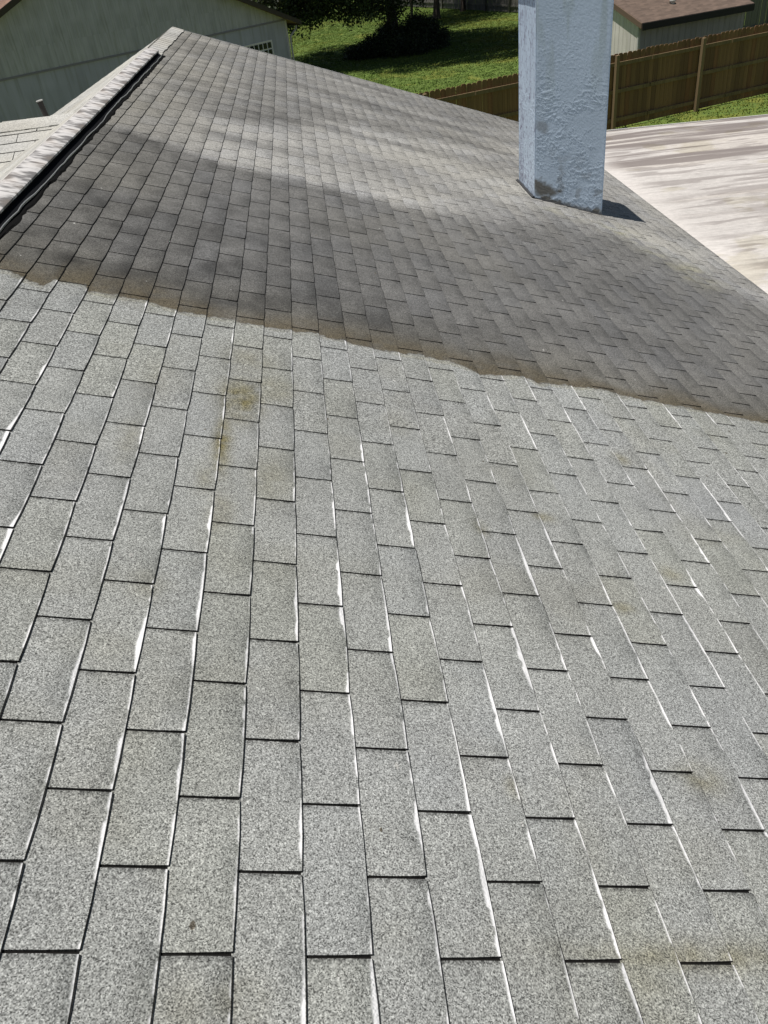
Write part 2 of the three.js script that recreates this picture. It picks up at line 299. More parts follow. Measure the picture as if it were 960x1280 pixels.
// slopes beyond the ridge
function backTabs(parent, frame, U0, U1, S0, S1, clip, single, halfTab = 0) {
  const list = [];
  for (let c = 0, S = S0; S < S1; c++, S += EX) for (let U = U0 + ((c & 1) ? -0.5 : 0) * TW + halfTab; U < U1; U += TW) {
    const a = Math.max(U + SLOT / 2, U0), b = Math.min(U + TW - SLOT / 2, U1, clip ? clip(S + EX) : 1e9); if (b - a < 0.02) continue;
    const { g, cu, cs } = tabGeometry(a, b, S, Math.min(S + EX, S1), c * 311 + Math.round(U * 100) + 5, 1), cg = toCreasedNormals(g, 0.7);
    if (single && single(a, b, S)) { const m = sub(parent, 'shingle_tab', cg, plainGranules); m.position.set(cu, 0, cs); } else { cg.translate(cu, 0, cs); list.push(cg); }
  }
  if (list.length) { const f = sub(parent, 'shingle_field', mergeGeometries(list), plainGranules); f.userData.kind = 'stuff'; }
}
{ // back slope: along +z of the world, down towards -x
  const dn = [-Math.cos(PB), -Math.sin(PB), 0], F = slopeFrame([RX, RY, 0], [0, 0, 1], dn);
  const up = new THREE.Vector3(0, 1, 0).applyMatrix4(F).sub(new THREE.Vector3().setFromMatrixPosition(F));
  const along = up.y > 0 ? 1 : -1, FF = along > 0 ? F : slopeFrame([RX, RY, 0], [0, 0, -1], dn);
  const lo = along > 0 ? -RAKE : NEAR, hi = along > 0 ? -NEAR : RAKE;
  const deck = new THREE.Mesh(box(lo + 0.002, hi - 0.002, -0.03, -0.0015, 0.002, 5.2), asphalt); deck.name = 'back_roof_slope'; placed(deck, FF); house.attach(deck);
  backTabs(deck, FF, lo, hi, 0.05, 5.2);
}
const WX = -1.48, WY = 0.29, WZ = -6.83;              // where the side gable's ridge runs into the back slope
{ // side gable: front slope faces +z, its ridge runs along -x
  const dn = [0, -SP, CP]; let F = slopeFrame([WX, WY, WZ], [1, 0, 0], dn);
  const up = new THREE.Vector3(0, 1, 0).transformDirection(F); const sgn = up.y > 0 ? 1 : -1; if (sgn < 0) F = slopeFrame([WX, WY, WZ], [-1, 0, 0], dn);
  const kx = TP / TB;                                // valley: x offset per metre of z
  const lo = sgn > 0 ? -7 : -0.0, hi = sgn > 0 ? 0 : 7;
  const deck = new THREE.Mesh(box(lo, hi, -0.05, -0.0015, 0, 4.5), asphalt); deck.name = 'side_gable_slope';
  // the deck stops at the valley
  { const p = deck.geometry.attributes.position; for (let i = 0; i < p.count; i++) { const x = p.getX(i), z = p.getZ(i); if (Math.abs(x) < 0.01) p.setX(i, (sgn > 0 ? -1 : 1) * z * CP * kx * 0.98); } deck.geometry.computeVertexNormals(); }
  placed(deck, F); house.attach(deck);
  if (sgn > 0) backTabs(deck, F, -7, 0.02, 0.06, 4.5, (S) => -Math.max(0, S - EX) * CP * kx + 0.02, (a, b, S) => S < 1.25 && b > -1.6);
  else backTabs(deck, F, -0.02, 7, 0.06, 4.5, null, () => false);
  const db = [0, -SP, -CP], B2 = slopeFrame([WX, WY, WZ], [-1, 0, 0], db);
  const back = new THREE.Mesh(box(0, 7, -0.05, 0.002, 0, 4.5), plainGranules); back.geometry.setAttribute('color', new THREE.Float32BufferAttribute(new Float32Array(back.geometry.attributes.position.count * 3).fill(1), 3));
  back.name = 'side_gable_rear_slope'; { const p = back.geometry.attributes.position; for (let i = 0; i < p.count; i++) if (Math.abs(p.getX(i)) < 0.01) p.setX(i, p.getZ(i) * CP * kx); } placed(back, B2); house.attach(back);
  // ridge caps of the side gable, each a bent piece
  for (let i = 0; i < 9; i++) {
    const x1 = WX + 0.25 - i * 0.2, x0 = x1 - 0.24, h = 0.010 + 0.002 * (i % 2);
    const g = mergeGeometries([[1], [-1]].map(([s]) => { const a = [], ix = []; for (const [x, dz] of [[x0, 0], [x1, 0], [x0, 0.14], [x1, 0.14]]) a.push(x, WY + h + (x === x0 ? 0.004 : 0) - dz * TP, WZ + s * dz); for (const [x, dz] of [[x0, 0], [x1, 0], [x0, 0.14], [x1, 0.14]]) a.push(x, WY + h - 0.006 - dz * TP, WZ + s * dz); ix.push(0, 2, 1, 1, 2, 3, 4, 5, 6, 5, 7, 6, 2, 6, 3, 3, 6, 7, 0, 4, 2, 2, 4, 6, 1, 3, 5, 3, 7, 5); if (s < 0) for (let q = 0; q < ix.length; q += 3) { const t = ix[q]; ix[q] = ix[q + 2]; ix[q + 2] = t; } const uv = []; for (let q = 0; q < 8; q++) uv.push(a[q * 3], a[q * 3 + 2] * 1.1); return geo(a, ix, uv, new Array(24).fill(1)); }));
    part(house, 'side_ridge_cap', toCreasedNormals(g, 0.5), plainGranules);
  }
}
{ // ridge caps beyond the vent, each a bent shingle
  for (let i = 0; i < 17; i++) {
    const z1 = -9.20 - i * 0.148, z0 = Math.max(z1 - 0.19, -RAKE - 0.004), wob = (hash(i, 3, 4) - 0.5) * 0.012, wr = 0.142 + wob, wl = 0.142 - wob, h = 0.012;
    const sec = (z, dh) => [[-wl, -wl * TB], [-0.02, -0.006], [0, 0], [0.02, -0.005], [wr, -wr * TP]].map(([x, y]) => [RX + x, RY + y + dh, z]);
    const A = sec(z1, h + 0.0035), B = sec(z0, h), a = [], uv = [], col = [], ix = [];
    const push = (p, k) => { a.push(...p); uv.push(p[0] * 1.05, p[2]); col.push(k, k, k); };
    A.forEach((p) => push(p, 1)); B.forEach((p) => push(p, 1)); for (let q = 0; q < 4; q++) ix.push(q, q + 1, 5 + q, q + 1, 6 + q, 5 + q);
    A.forEach((p) => push(p, 0.5)); A.forEach((p) => push([p[0], p[1] - 0.005, p[2]], 0.5)); for (let q = 0; q < 4; q++) ix.push(10 + q, 15 + q, 11 + q, 11 + q, 15 + q, 16 + q);
    push(A[4], 0.12); push(B[4], 0.12); push([A[4][0], A[4][1] - 0.016, A[4][2]], 0.12); push([B[4][0], B[4][1] - 0.016, B[4][2]], 0.12); ix.push(20, 22, 21, 21, 22, 23);
    part(house, 'ridge_cap', toCreasedNormals(geo(a, ix, uv, col), 0.9), plainGranules);
  }
}
{ // metal ridge vent
  const peel = dataTex(512, 512, (x, y, o) => {
    const n = fbm(x / 90, y / 42, 4), m = fbm(x / 30 + 40, y / 14, 3), f = (hash(x, y, 5) - 0.5) * 0.06, g = 0.9 * sstep(0.40, 0.62, n * 0.55 + m * 0.45);
    const w = sstep(0.5, 0.8, fbm(x / 90 + 7, y / 90, 2)); const a = 0.58 + f, b = 0.13 + f;
    o[0] = a + (b - a) * g + 0.015 * w; o[1] = a * 0.975 + (b * 0.95 - a * 0.975) * g; o[2] = a * 0.95 + (b * 0.93 - a * 0.95) * g - 0.015 * w;
  });
  const capM = std([1, 1, 1], 0.7, { map: tiled(peel, 0.9), bumpMap: tiled(peel, 0.9), bumpScale: 0.004 });
  const black = matte([0.007, 0.0075, 0.009]), metal = std([0.5, 0.5, 0.47], 0.45, { metalness: 0.6 }), stripBlack = matte([0.006, 0.006, 0.006]);
  const z0 = -9.24, z1 = 2.2, N = 150, vent = new THREE.Group(); vent.name = 'ridge_vent'; house.attach(vent); vent.updateMatrixWorld(true);
  // swept open section with wavy edges: rows of [x, y] per z
  const sweep = (section, N2 = N) => { const a = [], uv = [], ix = []; let L = 0; for (let i = 0; i <= N2; i++) { const z = z0 + (z1 - z0) * i / N2, s = section(z, i); L = s.length; let run = 0; s.forEach(([x, y], q) => { if (q) run += Math.hypot(x - s[q - 1][0], y - s[q - 1][1]); a.push(RX + x, RY + y, z); uv.push(run, z); }); } for (let i = 0; i < N2; i++) for (let q = 0; q < L - 1; q++) { const b = i * L + q; ix.push(b, b + L, b + 1, b + 1, b + L, b + L + 1); } return toCreasedNormals(geo(a, ix, uv), 0.6); };
  const wv = (z, k, f = 4) => (vn(z * f, k) - 0.5), flangeW = (z) => 0.156 + wv(z, 7, 3.2) * 0.014 + wv(z, 8, 9) * 0.008, flangeY = (z) => -flangeW(z) * TP + 0.014 + wv(z, 9, 4) * 0.008;
  const coat = std([0.5, 0.485, 0.455], 0.85, { bumpMap: tiled(granuleBump, 1.3), bumpScale: 0.003 });
  part(vent, 'vent_cap', sweep((z) => { const d = wv(z, 3, 1.3) * 0.004; return [[0.014, 0.037 + d], [0.05, 0.029 + d], [0.118, 0.008 + d], [0.123, 0.003 + d], [0.122, -0.008 + d], [0.117, -0.007 + d], [0.114, 0.003 + d], [0.014, 0.032 + d]]; }), capM);
  part(vent, 'rear_cap', sweep((z) => { const d = wv(z, 3, 1.3) * 0.004; return [[-0.17, -0.17 * TB + 0.008], [-0.165, -0.165 * TB + 0.016 + d], [-0.06, -0.004 + d], [-0.006, 0.031 + d], [0.008, 0.0375 + d], [0.0145, 0.0375 + d]]; }), coat);
  part(vent, 'vent_baffle', sweep(() => [[0.100, 0.008], [0.106, -0.012], [0.100, -0.018], [0.107, -0.028], [0.102, -0.050]], 40), black);
  part(vent, 'vent_flange', sweep((z) => { const w = flangeW(z), y = flangeY(z); return [[0.09, -0.09 * TP + 0.012], [w - 0.004, y]]; }), black);
  part(vent, 'flange_lip', sweep((z) => { const w = flangeW(z), y = flangeY(z), k = 0.2 + 1.1 * vn(z * 5, 33); return [[w - 0.0045, y + 0.001], [w - 0.001, y + 0.006 * k + 0.002], [w + 0.002, y + 0.004 * k + 0.001], [w + 0.001, y - 0.003]]; }), metal);
  part(vent, 'black_strip', sweep((z) => { const w = 0.182 + wv(z, 17, 6) * 0.010 + wv(z, 18, 19) * 0.012, h = 0.011 + wv(z, 19, 12) * 0.008; return [[0.12, -0.12 * TP + 0.004], [0.17, -0.17 * TP + h], [w - 0.008, -(w - 0.008) * TP + h], [w, -w * TP + 0.002]]; }, 260), stripBlack);  // irregular black strip along the outer side of the flange
  part(vent, 'end_cap', prism([[RX - 0.16, RY - 0.06], [RX - 0.06, RY - 0.008], [RX, RY + 0.036], [RX + 0.05, RY + 0.026], [RX + 0.12, RY + 0.002], [RX + 0.116, RY - 0.045], [RX, RY - 0.004]], z0 - 0.004, z0 + 0.004), black);
}
{ // edges, walls
  const along = (poly, z0, z1) => prism(poly, z0, z1);
  // rake: drip edge and fascia on both slopes at the far end
  const pt = (S, h) => [S * CP + h * SP, -S * SP + h * CP];
  part(house, 'rake_drip_edge', prism([pt(RS, -0.031), pt(EAVE, -0.031), pt(EAVE, 0.0075), pt(RS, 0.0075)], -RAKE - 0.006, -RAKE - 0.0015), whiteMetal);
  part(house, 'rake_fascia', prism([pt(RS, -0.2), pt(EAVE, -0.2), pt(EAVE, -0.032), pt(RS, -0.032)], -RAKE + 0.002, -RAKE + 0.03), brownPaint);
  const pb = (S, h) => [RX - S * Math.cos(PB) - h * Math.sin(PB), RY - S * Math.sin(PB) + h * Math.cos(PB)];
  part(house, 'rake_drip_edge', prism([pb(0, -0.031), pb(0, 0.0075), pb(5.2, 0.0075), pb(5.2, -0.031)], -RAKE - 0.006, -RAKE - 0.0015), whiteMetal);
  part(house, 'eave_drip_edge', box(EAVE * CP - 0.03, EAVE * CP - 0.0005, -EAVE * SP - 0.035, -EAVE * SP - 0.006, -RAKE + 0.01, -NEAR), whiteMetal);
  // walls
  const x0 = RX - 4.6, x1 = EAVE * CP - 0.35, wt = -1.62;
  part(house, 'wall', box(x1 - 0.2, x1, GROUND, wt, -RAKE + 0.3, -NEAR - 0.3), stuccoWall);
  part(house, 'wall', box(x0, x0 + 0.2, GROUND, -1.7, -RAKE + 0.3, -NEAR - 0.3), stuccoWall);
  const gable = [[x0 + 0.2, GROUND], [x1 - 0.2, GROUND], [x1 - 0.2, wt], [RX, RY - 0.12], [x0 + 0.2, RY - 0.12 - (RX - x0 - 0.2) * TB]];
  part(house, 'gable_wall', prism(gable, -RAKE + 0.35, -RAKE + 0.5), stuccoWall);
  part(house, 'gable_wall', prism(gable, -NEAR - 0.5, -NEAR - 0.35), stuccoWall);
  // vent pipe beyond the side gable's ridge
  const pipe = new THREE.LatheGeometry([[0.0, 0.30], [0.026, 0.30], [0.026, 0.285], [0.024, 0.28], [0.024, 0.0], [0.05, -0.01], [0.07, -0.06]].map(([r, y]) => new THREE.Vector2(r, y)), 14);
  pipe.rotateZ(0.12);
  const pm = part(house, 'vent_pipe', pipe, std([0.045, 0.04, 0.036], 0.85), [-1.83, 0.06, -7.33]);
  const rim = new THREE.TorusGeometry(0.025, 0.006, 6, 14); rim.rotateX(Math.PI / 2); rim.rotateZ(0.12); rim.translate(-0.036, 0.298, 0); sub(pm, 'pipe_rim', rim, std([0.4, 0.4, 0.38], 0.7));
}
{ // chimney: painted stucco, trowelled by hand
  const x0 = 2.385, x1 = 3.030, z0 = -7.392, z1 = -6.790, top = 0.745;
  const paint = new THREE.MeshStandardMaterial({ vertexColors: true, roughness: 0.55 });
  const roofY = (x) => -x * TP;
  const relief = (s, y, k) => {                      // metres off the face
    const low = 1 - 0.75 * sstep(-0.1, 0.45, y + 0.25 * fbm(s * 4 + k, y * 3, 2));
    const wx = fbm(s * 5 + k * 3, y * 5, 2) * 2.2, wy = fbm(s * 5 + 40, y * 5 + k, 2) * 2.2;
    const n = fbm(s * 17 + wx * 1.6 + k * 5, y * 28 + wy * 1.6, 3), ridge = 1 - Math.abs(2 * n - 1), n2 = fbm(s * 46 + wx * 2 + k, y * 80 + wy * 2, 2), r2 = 1 - Math.abs(2 * n2 - 1);
    return (Math.pow(ridge, 14) * 0.0044 * n + Math.pow(r2, 9) * 0.0017 * (0.3 + n)) * low * sstep(0.3, 0.62, fbm(s * 7 + k * 2, y * 7 + 3, 3)) + (fbm(s * 3 + k, y * 2, 2) - 0.5) * 0.006 + (vn(s * 90, y * 90) - 0.5) * 0.0008;
  };
  const face = (A, B, n, k, step) => {                // from corner A to corner B (x, z), outward normal n
    const w = Math.hypot(B[0] - A[0], B[1] - A[1]), nu = Math.round(w / step), nv = Math.round(2.0 / step), a = [], col = [], ix = [];
    for (let j = 0; j <= nv; j++) for (let i = 0; i <= nu; i++) {
      const t = i / nu, s = t * w, X = A[0] + (B[0] - A[0]) * t, Z = A[1] + (B[1] - A[1]) * t, yb = roofY(X) - 0.03, y = yb + (top - yb) * j / nv, edge = Math.min(1, Math.min(s, w - s) / 0.02);
      const soft = 0.004 * (1 - edge) * (1 - edge), h = relief(s, y, k) * (0.25 + 0.75 * edge) - soft;
      a.push(X + n[0] * h, y, Z + n[1] * h);
      const up = y - yb - 0.03;
      let R = 0.565, G = 0.685, B2 = 0.82; const m = 1 + 0.10 * (fbm(s * 6 + k, y * 3, 3) - 0.5) + 0.05 * (vn(s * 60, y * 60) - 0.5); R *= m; G *= m; B2 *= m;
      if (k === 2) { const sp = sstep(0.70, 0.82, vn(s * 70 + 3, y * 38)) * 0.95 + sstep(0.55, 0.75, fbm(s * 16, y * 2.2 + 4, 3)) * 0.35; R *= 1 - 0.45 * sp; G *= 1 - 0.5 * sp; B2 *= 1 - 0.45 * sp; }
      if (k === 1) {
        const gs = sstep(0.52, 0.75, fbm(s * 14, y * 1.6 + 20, 3)) * sstep(-0.3, 0.4, y) * 0.7; R *= 1 - 0.2 * gs; G *= 1 - 0.2 * gs; B2 *= 1 - 0.28 * gs;
        const rag = (fbm(s * 22, y * 22, 3) - 0.5) * 0.12;
        let br = sstep(0.05, -0.015, Math.hypot((s - 0.085) * 0.5, up - 0.095) - 0.052 + rag * 0.7) + 0.8 * sstep(0.045, 0.0, up - 0.018 + rag * 0.5) * sstep(0.1, 0.2, s + 0.1) + 0.4 * sstep(0.62, 0.75, fbm(s * 12 + 5, y * 12, 3)) * sstep(0.6, 0.2, up);
        br += 0.5 * sstep(0.03, -0.01, Math.hypot((s - 0.07) * 0.8, up - 0.62) - 0.035 + rag * 0.5);
        br = clamp(br, 0, 1) * 0.9; R += (0.115 - R) * br; G += (0.10 - G) * br; B2 += (0.07 - B2) * br;
      }
      col.push(R, G, B2);
    }
    for (let j = 0; j < nv; j++) for (let i = 0; i < nu; i++) { const p = j * (nu + 1) + i; ix.push(p, p + 1, p + nu + 1, p + 1, p + nu + 2, p + nu + 1); }
    return geo(a, ix, null, col);
  };
  const g = mergeGeometries([face([x0, z1], [x1, z1], [0, 1], 1, 0.0052), face([x0, z0], [x0, z1], [-1, 0], 2, 0.0065), face([x1, z1], [x1, z0], [1, 0], 3, 0.012), face([x1, z0], [x0, z0], [0, -1], 4, 0.02)]);
  const stack = part(house, 'chimney', g, paint);
  const capPaint = std([0.565, 0.675, 0.82], 0.55);
  const cap = prism([[x0 - 0.022, -z1 + 0.012], [x1 + 0.01, -z1 + 0.012], [x1 + 0.01, -z0 + 0.03], [x0 - 0.022, -z0 + 0.03]], 0, 0.10, 0.008); cap.rotateX(-Math.PI / 2); cap.translate(0, top - 0.01, 0);
  sub(stack, 'chimney_cap', cap, capPaint);
  const flue = new THREE.LatheGeometry([[0.14, 0.0], [0.14, 0.16], [0.115, 0.16], [0.115, 0.0]].map(([r, y]) => new THREE.Vector2(r, y)), 20); flue.translate((x0 + x1) / 2, top + 0.09, (z0 + z1) / 2); sub(stack, 'flue_pot', flue, std([0.35, 0.2, 0.14], 0.9));
  stack.children.forEach((m) => { const w = m.position.clone(); m.position.copy(w); });
  // sealant bead round the foot
  const bead = (A, B, k, r) => { const pts = []; for (let i = 0; i <= 24; i++) { const t = i / 24, X = A[0] + (B[0] - A[0]) * t, Z = A[1] + (B[1] - A[1]) * t; pts.push(new THREE.Vector3(X + (vn(t * 9, k) - 0.5) * 0.008, roofY(X) + 0.006 + (vn(t * 11, k + 5) - 0.5) * 0.006, Z + (vn(t * 10, k + 9) - 0.5) * 0.008)); } return new THREE.TubeGeometry(new THREE.CatmullRomCurve3(pts), 48, r, 6); };
  sub(stack, 'foot_sealant', mergeGeometries([bead([x0 - 0.012, z0], [x0 - 0.012, z1 + 0.012], 3, 0.016), bead([x0 - 0.012, z1 + 0.008], [x1, z1 + 0.006], 4, 0.007)]), std([0.035, 0.037, 0.04], 0.7));
}

// ------------------------------------------------------------------ the flat roof at the eave
{
  const x0 = EAVE * CP - 0.06, x1 = 9.6, y0 = -1.545, sl = 0.035, z0 = -11.78, z1 = 2.5;
  const t = thing('patio_cover', 'low white flat roof streaked with grey, joined to the shingle eave', 'patio roof', [(x0 + x1) / 2, GROUND, (z0 + z1) / 2]);
  const zt = -3.6, mem = dataTex(1400, 2048, (x, y, o) => {
    const X = x0 + (x + 0.5) / 1400 * (x1 - x0), Z = z0 + (y + 0.5) / 2048 * (zt - z0);
    const warp = (fbm(X * 0.9, Z * 0.6, 2) - 0.5) * 0.5, zz = Z + warp * 0.13 + X * 0.04;
    const st = fbm(X * 0.35 + 3, zz * 5.5, 3) * 0.6 + fbm(X * 0.9 + 9, zz * 14, 3) * 0.4, fine = (fbm(X * 3, zz * 40, 3) - 0.5) * 0.6 + (fbm(X * 22, Z * 40, 3) - 0.5) * 0.9, patch = fbm(X * 0.8 + 31, Z * 0.8, 3), gr = (hash(x, y, 77) - 0.5) * 0.11;
    const seam = sstep(0.5, 0.08, X - x0 - 0.1 * vn(Z * 5, 2));
    const farth = sstep(-7.5, -10.4, Z);
    const dirt = clamp(sstep(0.47, 0.66, st + 0.08 * farth + (patch - 0.5) * 0.25), 0, 1) * (1 - 0.75 * seam) * (0.5 + 0.55 * farth);
    const spot = sstep(0.63, 0.72, fbm(X * 1.6 + 70, zz * 9 + 3, 3)) * 0.55 * (1 - seam);
    const algae = sstep(0.60, 0.72, fbm(X * 2.2 + 5, Z * 3.1 + 8, 4)) * 0.5;
    let a = 0.51 + 0.16 * fine + 0.12 * (patch - 0.5) + gr + 0.07 * seam, R = a, G = a * 0.95, B = a * 0.895; const tan = sstep(0.5, 0.66, fbm(X * 0.5 + 12, zz * 3.2 + 4, 3)) * 0.22 * (1 - seam); R *= 1 - 0.14 * tan; G *= 1 - 0.22 * tan; B *= 1 - 0.34 * tan;
    const crack = sstep(0.80, 0.9, 1 - Math.abs(2 * fbm(X * 1.1 + 20, zz * 6 + 2, 3) - 1)) * sstep(0.45, 0.6, vn(X * 1.3, Z * 1.7)) * 0.35 * (1 - seam); const k = Math.max(dirt * 0.9, spot, crack); R += (0.19 - R) * k; G += (0.163 - G) * k; B += (0.152 - B) * k;
    R *= 1 - 0.25 * algae; G *= 1 - 0.28 * algae; B *= 1 - 0.42 * algae;
    o[0] = R; o[1] = G; o[2] = B;
  }, true, THREE.MirroredRepeatWrapping);
  mem.repeat.set(1 / (x1 - x0), 1 / (zt - z0)); mem.offset.set(-x0 / (x1 - x0), -z0 / (zt - z0));
  const NX = 40, NZ = 90, a = [], uv = [], ix = [];
  for (let j = 0; j <= NZ; j++) for (let i = 0; i <= NX; i++) { const X = x0 + (x1 - x0) * i / NX, Z = z0 + (z1 - z0) * j / NZ; a.push(X, y0 - (X - x0) * sl + (fbm(X * 1.3, Z * 1.3, 2) - 0.5) * 0.012, Z); uv.push(X, Z); }
  for (let j = 0; j < NZ; j++) for (let i = 0; i < NX; i++) { const p = j * (NX + 1) + i; ix.push(p, p + NX + 1, p + 1, p + 1, p + NX + 1, p + NX + 2); }
  part(t, 'roof_membrane', geo(a, ix, uv), std([1, 1, 1], 0.75, { map: mem }));
  const deck = prism([[x0, y0 - 0.15], [x1 - 0.002, y0 - 0.15 - (x1 - x0) * sl], [x1 - 0.002, y0 - 0.014 - (x1 - x0) * sl], [x0, y0 - 0.014]], z0 + 0.003, z1); part(t, 'roof_deck', deck, whiteMetal);
  part(t, 'edge_trim', prism([[x0 + 0.06, y0 - 0.10], [x1, y0 - 0.10 - (x1 - x0) * sl], [x1, y0 + 0.012 - (x1 - x0) * sl], [x0 + 0.06, y0 + 0.012]], z0 - 0.02, z0), std([0.6, 0.59, 0.56], 0.7));
  // flashing coat where the membrane turns up under the shingles
  const fl = [], fi = [], N = 120; for (let i = 0; i <= N; i++) { const Z = z0 + (z1 - z0) * i / N, w = 0.095 + (vn(Z * 4, 1) - 0.5) * 0.03; fl.push(x0 + 0.02, y0 + 0.045, Z, x0 + 0.075, y0 + 0.022 + (vn(Z * 6, 3) - 0.5) * 0.006, Z, x0 + w + 0.03, y0 + 0.004 - (w + 0.03) * sl, Z); } for (let i = 0; i < N; i++) for (let q = 0; q < 2; q++) { const b = i * 3 + q; fi.push(b, b + 3, b + 1, b + 1, b + 3, b + 4); }
  part(t, 'seam_flashing', geo(fl, fi), std([0.66, 0.655, 0.63], 0.65));
  for (const z of [-11.2, -6.6, -2]) part(t, 'post', box(x1 - 0.3, x1 - 0.2, GROUND, y0 - 0.15 - (x1 - 0.3 - x0) * sl, z - 0.05, z + 0.05), whiteMetal);
}

// ------------------------------------------------------------------ ground
const grassTex = dataTex(1024, 1024, (x, y, o) => {
  const n = fbm(x / 40, y / 40, 3), f = hash(x, y, 11), c = vn(x / 5, y / 5), k = 0.80 + 0.5 * n + 0.35 * (f - 0.5) + 0.3 * (c - 0.5), dry = sstep(0.55, 0.75, fbm(x / 110 + 40, y / 110, 2));
  o[0] = (0.092 + 0.045 * dry) * k; o[1] = (0.143 + 0.014 * dry) * k; o[2] = 0.022 * k;
});
{ const g = new THREE.PlaneGeometry(500, 500, 1, 1); g.rotateX(-Math.PI / 2); g.translate(0, GROUND, -60); structure('lawn', worldUV(g), std([1, 1, 1], 0.95, { map: tiled(grassTex, 7), bumpMap: tiled(grassTex, 7), bumpScale: 0.015 })); }
{ // blades standing in the lawn between the buildings
  const r = rng(91), N = 90000, a = [], ix = [];
  for (let b = 0; b < 4; b++) { const t = b * 1.7, w = 0.016, dx = Math.cos(t) * 0.05, dz = Math.sin(t) * 0.05, lx = Math.cos(t + 1.2) * 0.03, lz = Math.sin(t + 1.2) * 0.03, q = a.length / 3; a.push(dx - w, 0, dz, dx + w, 0, dz + w, dx + lx, 0.085, dz + lz); ix.push(q, q + 1, q + 2); }
  const im = new THREE.InstancedMesh(geo(a, ix), std([1, 1, 1], 0.9, { side: THREE.DoubleSide }), N); im.name = 'grass'; im.userData = { kind: 'stuff', label: 'mown green grass of the back yards beyond the roof', category: 'grass' };
  const m = new THREE.Matrix4(), q = new THREE.Quaternion(), Y = new THREE.Vector3(0, 1, 0), col = new THREE.Color();
  for (let i = 0; i < N; i++) {
    const Z = -22 - 44 * r(), X = -3 + 22 * r(), s = 0.6 + 0.9 * r(), k = 0.85 + 0.6 * fbm(X * 1.2, Z * 1.2, 3) * (0.8 + 0.4 * r()), dry = sstep(0.5, 0.75, fbm(X * 0.3 + 4, Z * 0.3, 2));
    q.setFromAxisAngle(Y, r() * 6.28); m.compose(new THREE.Vector3(X, GROUND - 0.004, Z), q, new THREE.Vector3(s, 0.4 * s, s)); im.setMatrixAt(i, m); im.setColorAt(i, col.setRGB((0.092 + 0.04 * dry) * k, (0.146 + 0.012 * dry) * k, 0.022 * k));
  }
  scene.add(im);
}

// ------------------------------------------------------------------ fences
const woodTex = dataTex(512, 512, (x, y, o) => { const n = fbm(x / 5, y / 120, 3), w = fbm(x / 40, y / 200 + 9, 2), k = 0.6 + 0.55 * n + 0.4 * (w - 0.5) + 0.12 * (hash(x, y, 3) - 0.5); o[0] = o[1] = o[2] = 0.8 * k; });
function picket(w, h, t, ear) { const s = [[-w / 2, 0], [w / 2, 0], [w / 2, h - ear], [w / 2 - ear * 0.9, h], [-w / 2 + ear * 0.9, h], [-w / 2, h - ear]]; return worldUV(prism(s, 0, t)); }
{
  const A = [2.2, -20.30], B = [15.4, -24.55], L = Math.hypot(B[0] - A[0], B[1] - A[1]), dx = (B[0] - A[0]) / L, dz = (B[1] - A[1]) / L, H = 1.83;
  const t = thing('wooden_fence', 'brown dog-eared wooden picket fence with rails and posts, beside the shed', 'fence', [A[0], GROUND, A[1]]);
  t.rotation.y = -Math.atan2(dz, dx); t.updateMatrixWorld(true);
  const tones = [[0.25, 0.145, 0.068], [0.285, 0.165, 0.076], [0.205, 0.115, 0.056], [0.33, 0.19, 0.09], [0.265, 0.132, 0.063]].map((c, i) => std(c, 0.9, { map: tiled(woodTex, 0.5, 2.2, i * 0.21, i * 0.3) }));
  const postM = std([0.30, 0.21, 0.115], 0.9, { map: tiled(woodTex, 0.5, 2.2) }), rail = std([0.25, 0.175, 0.09], 0.9, { map: tiled(woodTex, 3, 0.5) });
  const shapes = [0, 1, 2].map((i) => picket(0.138, H - 0.05 + i * 0.012, 0.017, 0.032)), r = rng(5);
  for (let x = 0, i = 0; x < L; x += 0.1445, i++) { const m = sub(t, 'picket', shapes[(r() * 3) | 0], tones[(r() * 5) | 0]); m.position.set(x + (r() - 0.5) * 0.004, 0.04, -0.017 + (r() - 0.5) * 0.005); m.rotation.z = (r() - 0.5) * 0.008; }
  for (const y of [0.20, 0.90, 1.545]) for (let x = -0.2; x < L; x += 2.66) { const x1 = Math.min(L, x + 2.645), g = worldUV(box(x + 0.01, x1, y, y + 0.088, 0.004, 0.044)); sub(t, 'rail', g, rail); }
  const postG = worldUV(box(-0.045, 0.045, 0, H - 0.02, 0.045, 0.135));
  for (let i = 0; i < 6; i++) { const m = sub(t, 'post', postG, postM); m.position.x = 1.06 + i * 2.78; }
}
function weatheredFence(label, A, B, H, tone) {
  const L = Math.hypot(B[0] - A[0], B[1] - A[1]), dx = (B[0] - A[0]) / L, dz = (B[1] - A[1]) / L;
  const t = thing('weathered_fence', label, 'fence', [A[0], GROUND, A[1]]); t.rotation.y = -Math.atan2(dz, dx); t.updateMatrixWorld(true);
  const m1 = std(tone, 0.95, { map: tiled(woodTex, 0.5, 2.2) }), r = rng(17), list = [];
  for (let x = 0; x < L; x += 0.15) { const g = picket(0.135, H - 0.04 * r(), 0.018, 0.03); g.translate(x, 0.03 + 0.03 * r(), (r() - 0.5) * 0.02); list.push(g); }
  const f = sub(t, 'picket_run', mergeGeometries(list), m1); f.userData.kind = 'stuff';
  for (const y of [0.3, 1.45]) sub(t, 'rail', worldUV(box(0, L, y, y + 0.09, 0.02, 0.06)), m1);
  for (let x = 0.3; x < L; x += 2.5) { const p = sub(t, 'post', worldUV(box(x - 0.05, x + 0.05, 0, H - 0.02, 0.06, 0.15)), m1); }
}
weatheredFence('grey weathered picket fence behind the tree trunks at the lawn end', [7.0, -66.5], [14.6, -47.4], 1.8, [0.20, 0.19, 0.175]);
